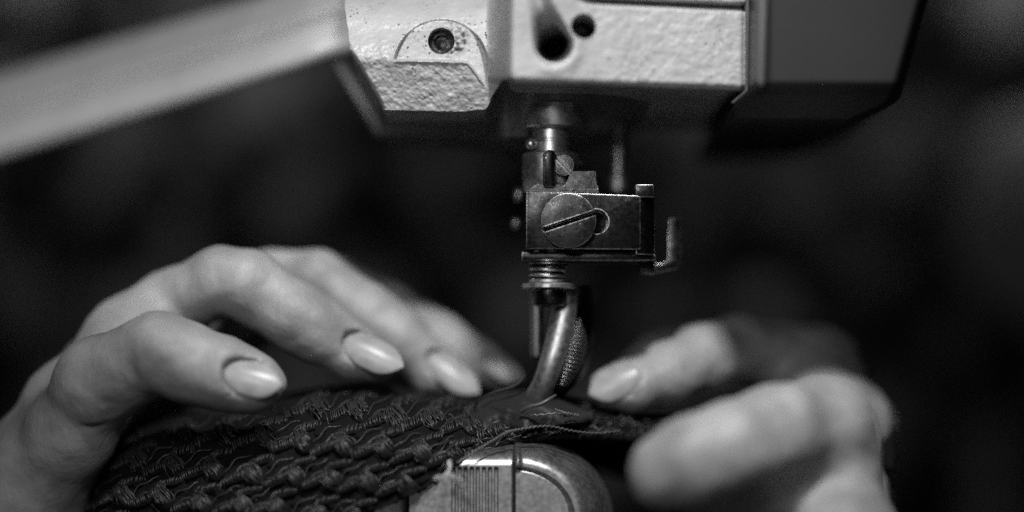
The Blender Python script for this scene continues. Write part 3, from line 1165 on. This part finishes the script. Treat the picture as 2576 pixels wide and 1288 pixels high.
def hand(name, fingers, palm, nails, lumps, creases, bounds, h, label, k_f=.10, k_p=.45):
    lo, hi = np.array(bounds[0], float), np.array(bounds[1], float)
    n = np.ceil((hi - lo) / h).astype(int)
    gx, gy, gz = [np.arange(n[i]) * h + lo[i] for i in range(3)]
    G = np.stack(np.meshgrid(gx, gy, gz, indexing='ij'), -1)
    D = np.full(G.shape[:3], 9.0)

    def chain(pts, kk):
        d = None
        for (a, b) in zip(pts[:-1], pts[1:]):
            pa = np.array(P(*a[:3])); pb = np.array(P(*b[:3])); r1 = R(a[3], a[2]); r2 = R(b[3], b[2])
            # only evaluate near the bone
            l = np.minimum(pa, pb) - max(r1, r2) - 1.0; u_ = np.maximum(pa, pb) + max(r1, r2) + 1.0
            s = tuple(slice(max(0, int((l[i] - lo[i]) / h)), max(0, int((u_[i] - lo[i]) / h) + 2)) for i in range(3))
            sub = np.full(D.shape, 9.0, dtype=float)
            if sub[s].size:
                sub[s] = round_cone(G[s], pa, pb, r1, r2)
            d = sub if d is None else smin(d, sub, kk)
        return d

    DP = None
    for pts in palm:
        d = chain(pts, .4)
        DP = d if DP is None else smin(DP, d, k_p)
    DF = None
    for pts in fingers:
        d = chain(pts, .16)
        DF = d if DF is None else smin(DF, d, k_f)
    D = smin(DP, DF, .28)
    for (px, py, y, r, amt) in lumps:
        c_ = np.array(P(px, py, y)); rr = R(r, y)
        q = np.sqrt(((G - c_) ** 2).sum(-1))
        D = D - amt * np.exp(-(q / rr) ** 2)
    for (a, b, wd, amt) in creases:
        pa = np.array(P(*a)); pb = np.array(P(*b))
        ba = pb - pa
        t = np.clip(((G - pa) @ ba) / (ba @ ba), 0, 1)
        q = np.sqrt(((G - pa - t[..., None] * ba) ** 2).sum(-1))
        D = D + amt * np.exp(-(q / R(wd)) ** 2) * (.35 + .65 * np.sin(np.clip(t, .02, .98) * math.pi))
    q = G * 1.0
    w_ = np.sin(q[..., 0] * 2.9 + 1.3 * np.sin(q[..., 2] * 2.3 + q[..., 1])) * np.sin(q[..., 2] * 3.4 + 1.1 * np.sin(q[..., 0] * 1.9)) * np.sin(q[..., 1] * 2.6 + .5)
    w2 = np.sin(q[..., 0] * 7.1 + 1.9 * np.sin(q[..., 2] * 5.0)) * np.sin(q[..., 2] * 8.3 + 1.6 * np.sin(q[..., 1] * 4.1))
    D = D + .035 * w_ + .010 * w2
    for nl in nails:
        D = nl.carve(G, D)
    V, F = surface_net(D, lo, h)
    # two light relaxations
    ne = np.zeros((len(V), 3)); cn = np.zeros(len(V))
    for a, b in ((0, 1), (1, 2), (2, 3), (3, 0)):
        np.add.at(ne, F[:, a], V[F[:, b]]); np.add.at(cn, F[:, a], 1)
        np.add.at(ne, F[:, b], V[F[:, a]]); np.add.at(cn, F[:, b], 1)
    V = V * .5 + .5 * ne / np.maximum(cn, 1)[:, None]
    o = mesh_obj(name, V, F, M_skin)
    bm = bmesh.new(); bm.from_mesh(o.data); bmesh.ops.recalc_face_normals(bm, faces=bm.faces)
    bm.to_mesh(o.data); bm.free()
    tag(o, label, "hand")
    return o


def px_cm(v): return v / U


# ---- hand at the left of the foot
nl_thumb = Nail(638, 950, -1.68, 14, (.06, -.95, .32), px_cm(72), px_cm(45), .55)
nl_index = Nail(942, 886, 1.05, 27, (.08, -.90, .38), px_cm(84), px_cm(46), .52)
nl_mid = Nail(1145, 938, 2.5, 42, (.15, -.88, .42), px_cm(84), px_cm(42), .48)
nl_ring = Nail(1268, 925, 3.12, 30, (.12, -.85, .45), px_cm(60), px_cm(34), .45)
LF = [
    # thumb: metacarpal joint -> tip
    [(250, 960, -.1, 112), (395, 884, -.9, 100), (470, 912, -1.0, 98), (555, 938, -1.05, 94), (630, 962, -1.1, 76), (668, 968, -1.05, 54)],
    # index
    [(430, 770, 2.5, 88), (560, 705, 1.6, 82), (620, 714, 1.5, 89), (740, 793, 1.5, 87), (800, 833, 1.55, 83), (890, 886, 1.6, 66), (950, 912, 1.65, 50)],
    # middle
    [(520, 745, 4.4, 86), (690, 702, 3.6, 72), (800, 708, 3.3, 78), (920, 792, 3.1, 78), (1000, 850, 3.05, 76), (1090, 930, 3.1, 66), (1150, 975, 3.15, 44)],
    # ring
    [(640, 760, 6.0, 76), (850, 720, 5.2, 70), (980, 776, 4.5, 66), (1110, 850, 4.0, 64), (1200, 910, 3.7, 58), (1268, 944, 3.6, 42)],
    # little finger, mostly hidden
    [(640, 800, 7.4, 74), (900, 780, 6.8, 60), (1010, 830, 5.9, 56), (1110, 890, 5.4, 50), (1170, 930, 5.2, 40)],
]
LP = [
    [(60, 1230, 1.5, 150), (190, 1030, 1.7, 120), (330, 860, 2.0, 110), (430, 775, 2.5, 92)],
    [(60, 1230, 2.5, 150), (260, 960, 3.2, 110), (520, 745, 4.4, 86)],
    [(100, 1230, 3.5, 130), (330, 940, 4.8, 100), (640, 765, 6.0, 76)],
    [(150, 1200, 4.5, 110), (420, 960, 6.2, 90), (640, 800, 7.4, 74)],
    [(60, 1230, 1.5, 130), (180, 1080, .5, 105), (250, 960, -.1, 100)],
    [(-250, 1420, .5, 190), (60, 1230, 2.0, 150)],
]
hl = hand("hand", LF, LP, [nl_thumb, nl_index, nl_mid, nl_ring],
          [(228, 1040, -.6, 30, .10), (205, 1105, -.1, 34, .12), (410, 850, -1.6, 60, .09), (610, 690, .9, 50, .08), (790, 800, .8, 55, .06)],
          [((205, 1072, -.5), (285, 1078, -.6), 9, .12), ((450, 850, -1.7), (452, 905, -1.8), 10, .05), ((466, 880, -1.75), (462, 960, -1.75), 6, .035),
           ((352, 810, -1.2), (338, 940, -1.4), 22, .14), ((300, 760, 0), (285, 860, -.6), 26, .07), ((300, 1000, -.9), (250, 1010, -.9), 12, .07)],
          ((-11.6, -3.4, -6.6), (1.0, 9.4, .8)), .065,
          "hand with four pale almond nails pressing the knit fabric left of the presser foot")
for nm, q in (("thumb_nail", nl_thumb), ("fingernail", nl_index), ("fingernail", nl_mid), ("fingernail", nl_ring)):
    q.mesh(nm, hl, M_nail)

# ---- hand at the right of the foot
nr_index = Nail(1542, 962, 1.66, 180 - 24, (-.16, -.93, .30), px_cm(70), px_cm(44), .5)
RF = [
    # index
    [(2010, 920, 4.8, 88), (1850, 882, 3.9, 86), (1770, 902, 3.1, 86), (1680, 944, 2.5, 82), (1600, 966, 2.2, 70), (1535, 976, 2.1, 53)],
    # middle
    [(2050, 925, 5.6, 100), (1860, 882, 5.4, 72), (1760, 882, 5.4, 70), (1660, 905, 5.2, 64), (1610, 930, 5.2, 54)],
    [(2080, 945, 6.6, 95), (1900, 905, 7.0, 66), (1780, 915, 7.0, 62), (1700, 950, 6.8, 52)],
    # thumb
    [(2075, 1075, -2.2, 122), (1960, 1085, -3.2, 118), (1850, 1128, -3.8, 119), (1750, 1162, -4.0, 116), (1682, 1188, -4.0, 102)],
]
RP = [
    [(2110, 1420, -.5, 130), (2110, 1100, 1.8, 92), (2020, 928, 4.8, 88)],
    [(2120, 1420, 1.0, 120), (2130, 1060, 3.6, 100), (2060, 925, 5.6, 100)],
    [(2140, 1420, 2.0, 110), (2150, 1070, 5.2, 90), (2080, 950, 6.8, 90)],
    [(2200, 1470, -1.5, 150), (2130, 1370, -3.0, 125), (2095, 1150, -2.0, 100), (2075, 1075, -2.2, 116)],
    [(1740, 1215, -3.2, 78), (1900, 1210, -2.8, 95), (2080, 1140, -2.2, 108)],
]
hr_ = hand("hand", RF, RP, [nr_index],
           [(2150, 1090, -3.2, 60, .10), (1990, 980, -3.6, 45, .08), (1700, 1130, -4.8, 60, .05)],
           [((1612, 1205, -4.7), (1652, 1193, -4.85), 10, .14), ((1800, 1040, -4.4), (1850, 1230, -4.7), 16, .06), ((1960, 975, -4.0), (2040, 1120, -4.2), 18, .09), ((2040, 1250, -4.2), (2180, 1205, -3.6), 14, .16), ((1940, 1060, -4.2), (1948, 1064, -4.2), 8, .06),
            ((2060, 1180, -3.9), (2160, 1130, -3.4), 22, .09), ((1890, 1210, -4.2), (2040, 1170, -3.9), 14, .05)],
           ((1.4, -5.4, -6.6), (12.5, 8.6, .9)), .07,
           "hand with broad thumb and one visible nail steadying the fabric right of the foot")
nr_index.mesh("fingernail", hr_, M_nail)

# ================================================================== background
def backdrop():
    k = NT("dark_mottled_wall")
    b = k.noise(.36, 3, .55)
    c = k.ramp(b, .48, .64, .008, .17)
    m = k.done(c, .9, 0, None, .1)
    bm = box_bm(-70, 70, 48, 50, -45, 45, 0)
    o = bm_obj("background_wall", bm, m)
    return tag(o, "dark mottled wall far behind the machine, out of focus", "wall", None, 'structure')


backdrop()
q = bmesh.new()  # guessed rounded form, added to stand in for a pale glow at right
bmesh.ops.create_uvsphere(q, u_segments=32, v_segments=20, radius=3.0, matrix=Matrix.Translation(P(2590, 545, 38)) @ Matrix.Diagonal((.9, .9, 1.2, 1)))
tag(bm_obj("pale_blob", q, mat_plain("pale_matte", .6, .7)), "pale rounded shape blurred against the dark wall beyond the machine", "blob")
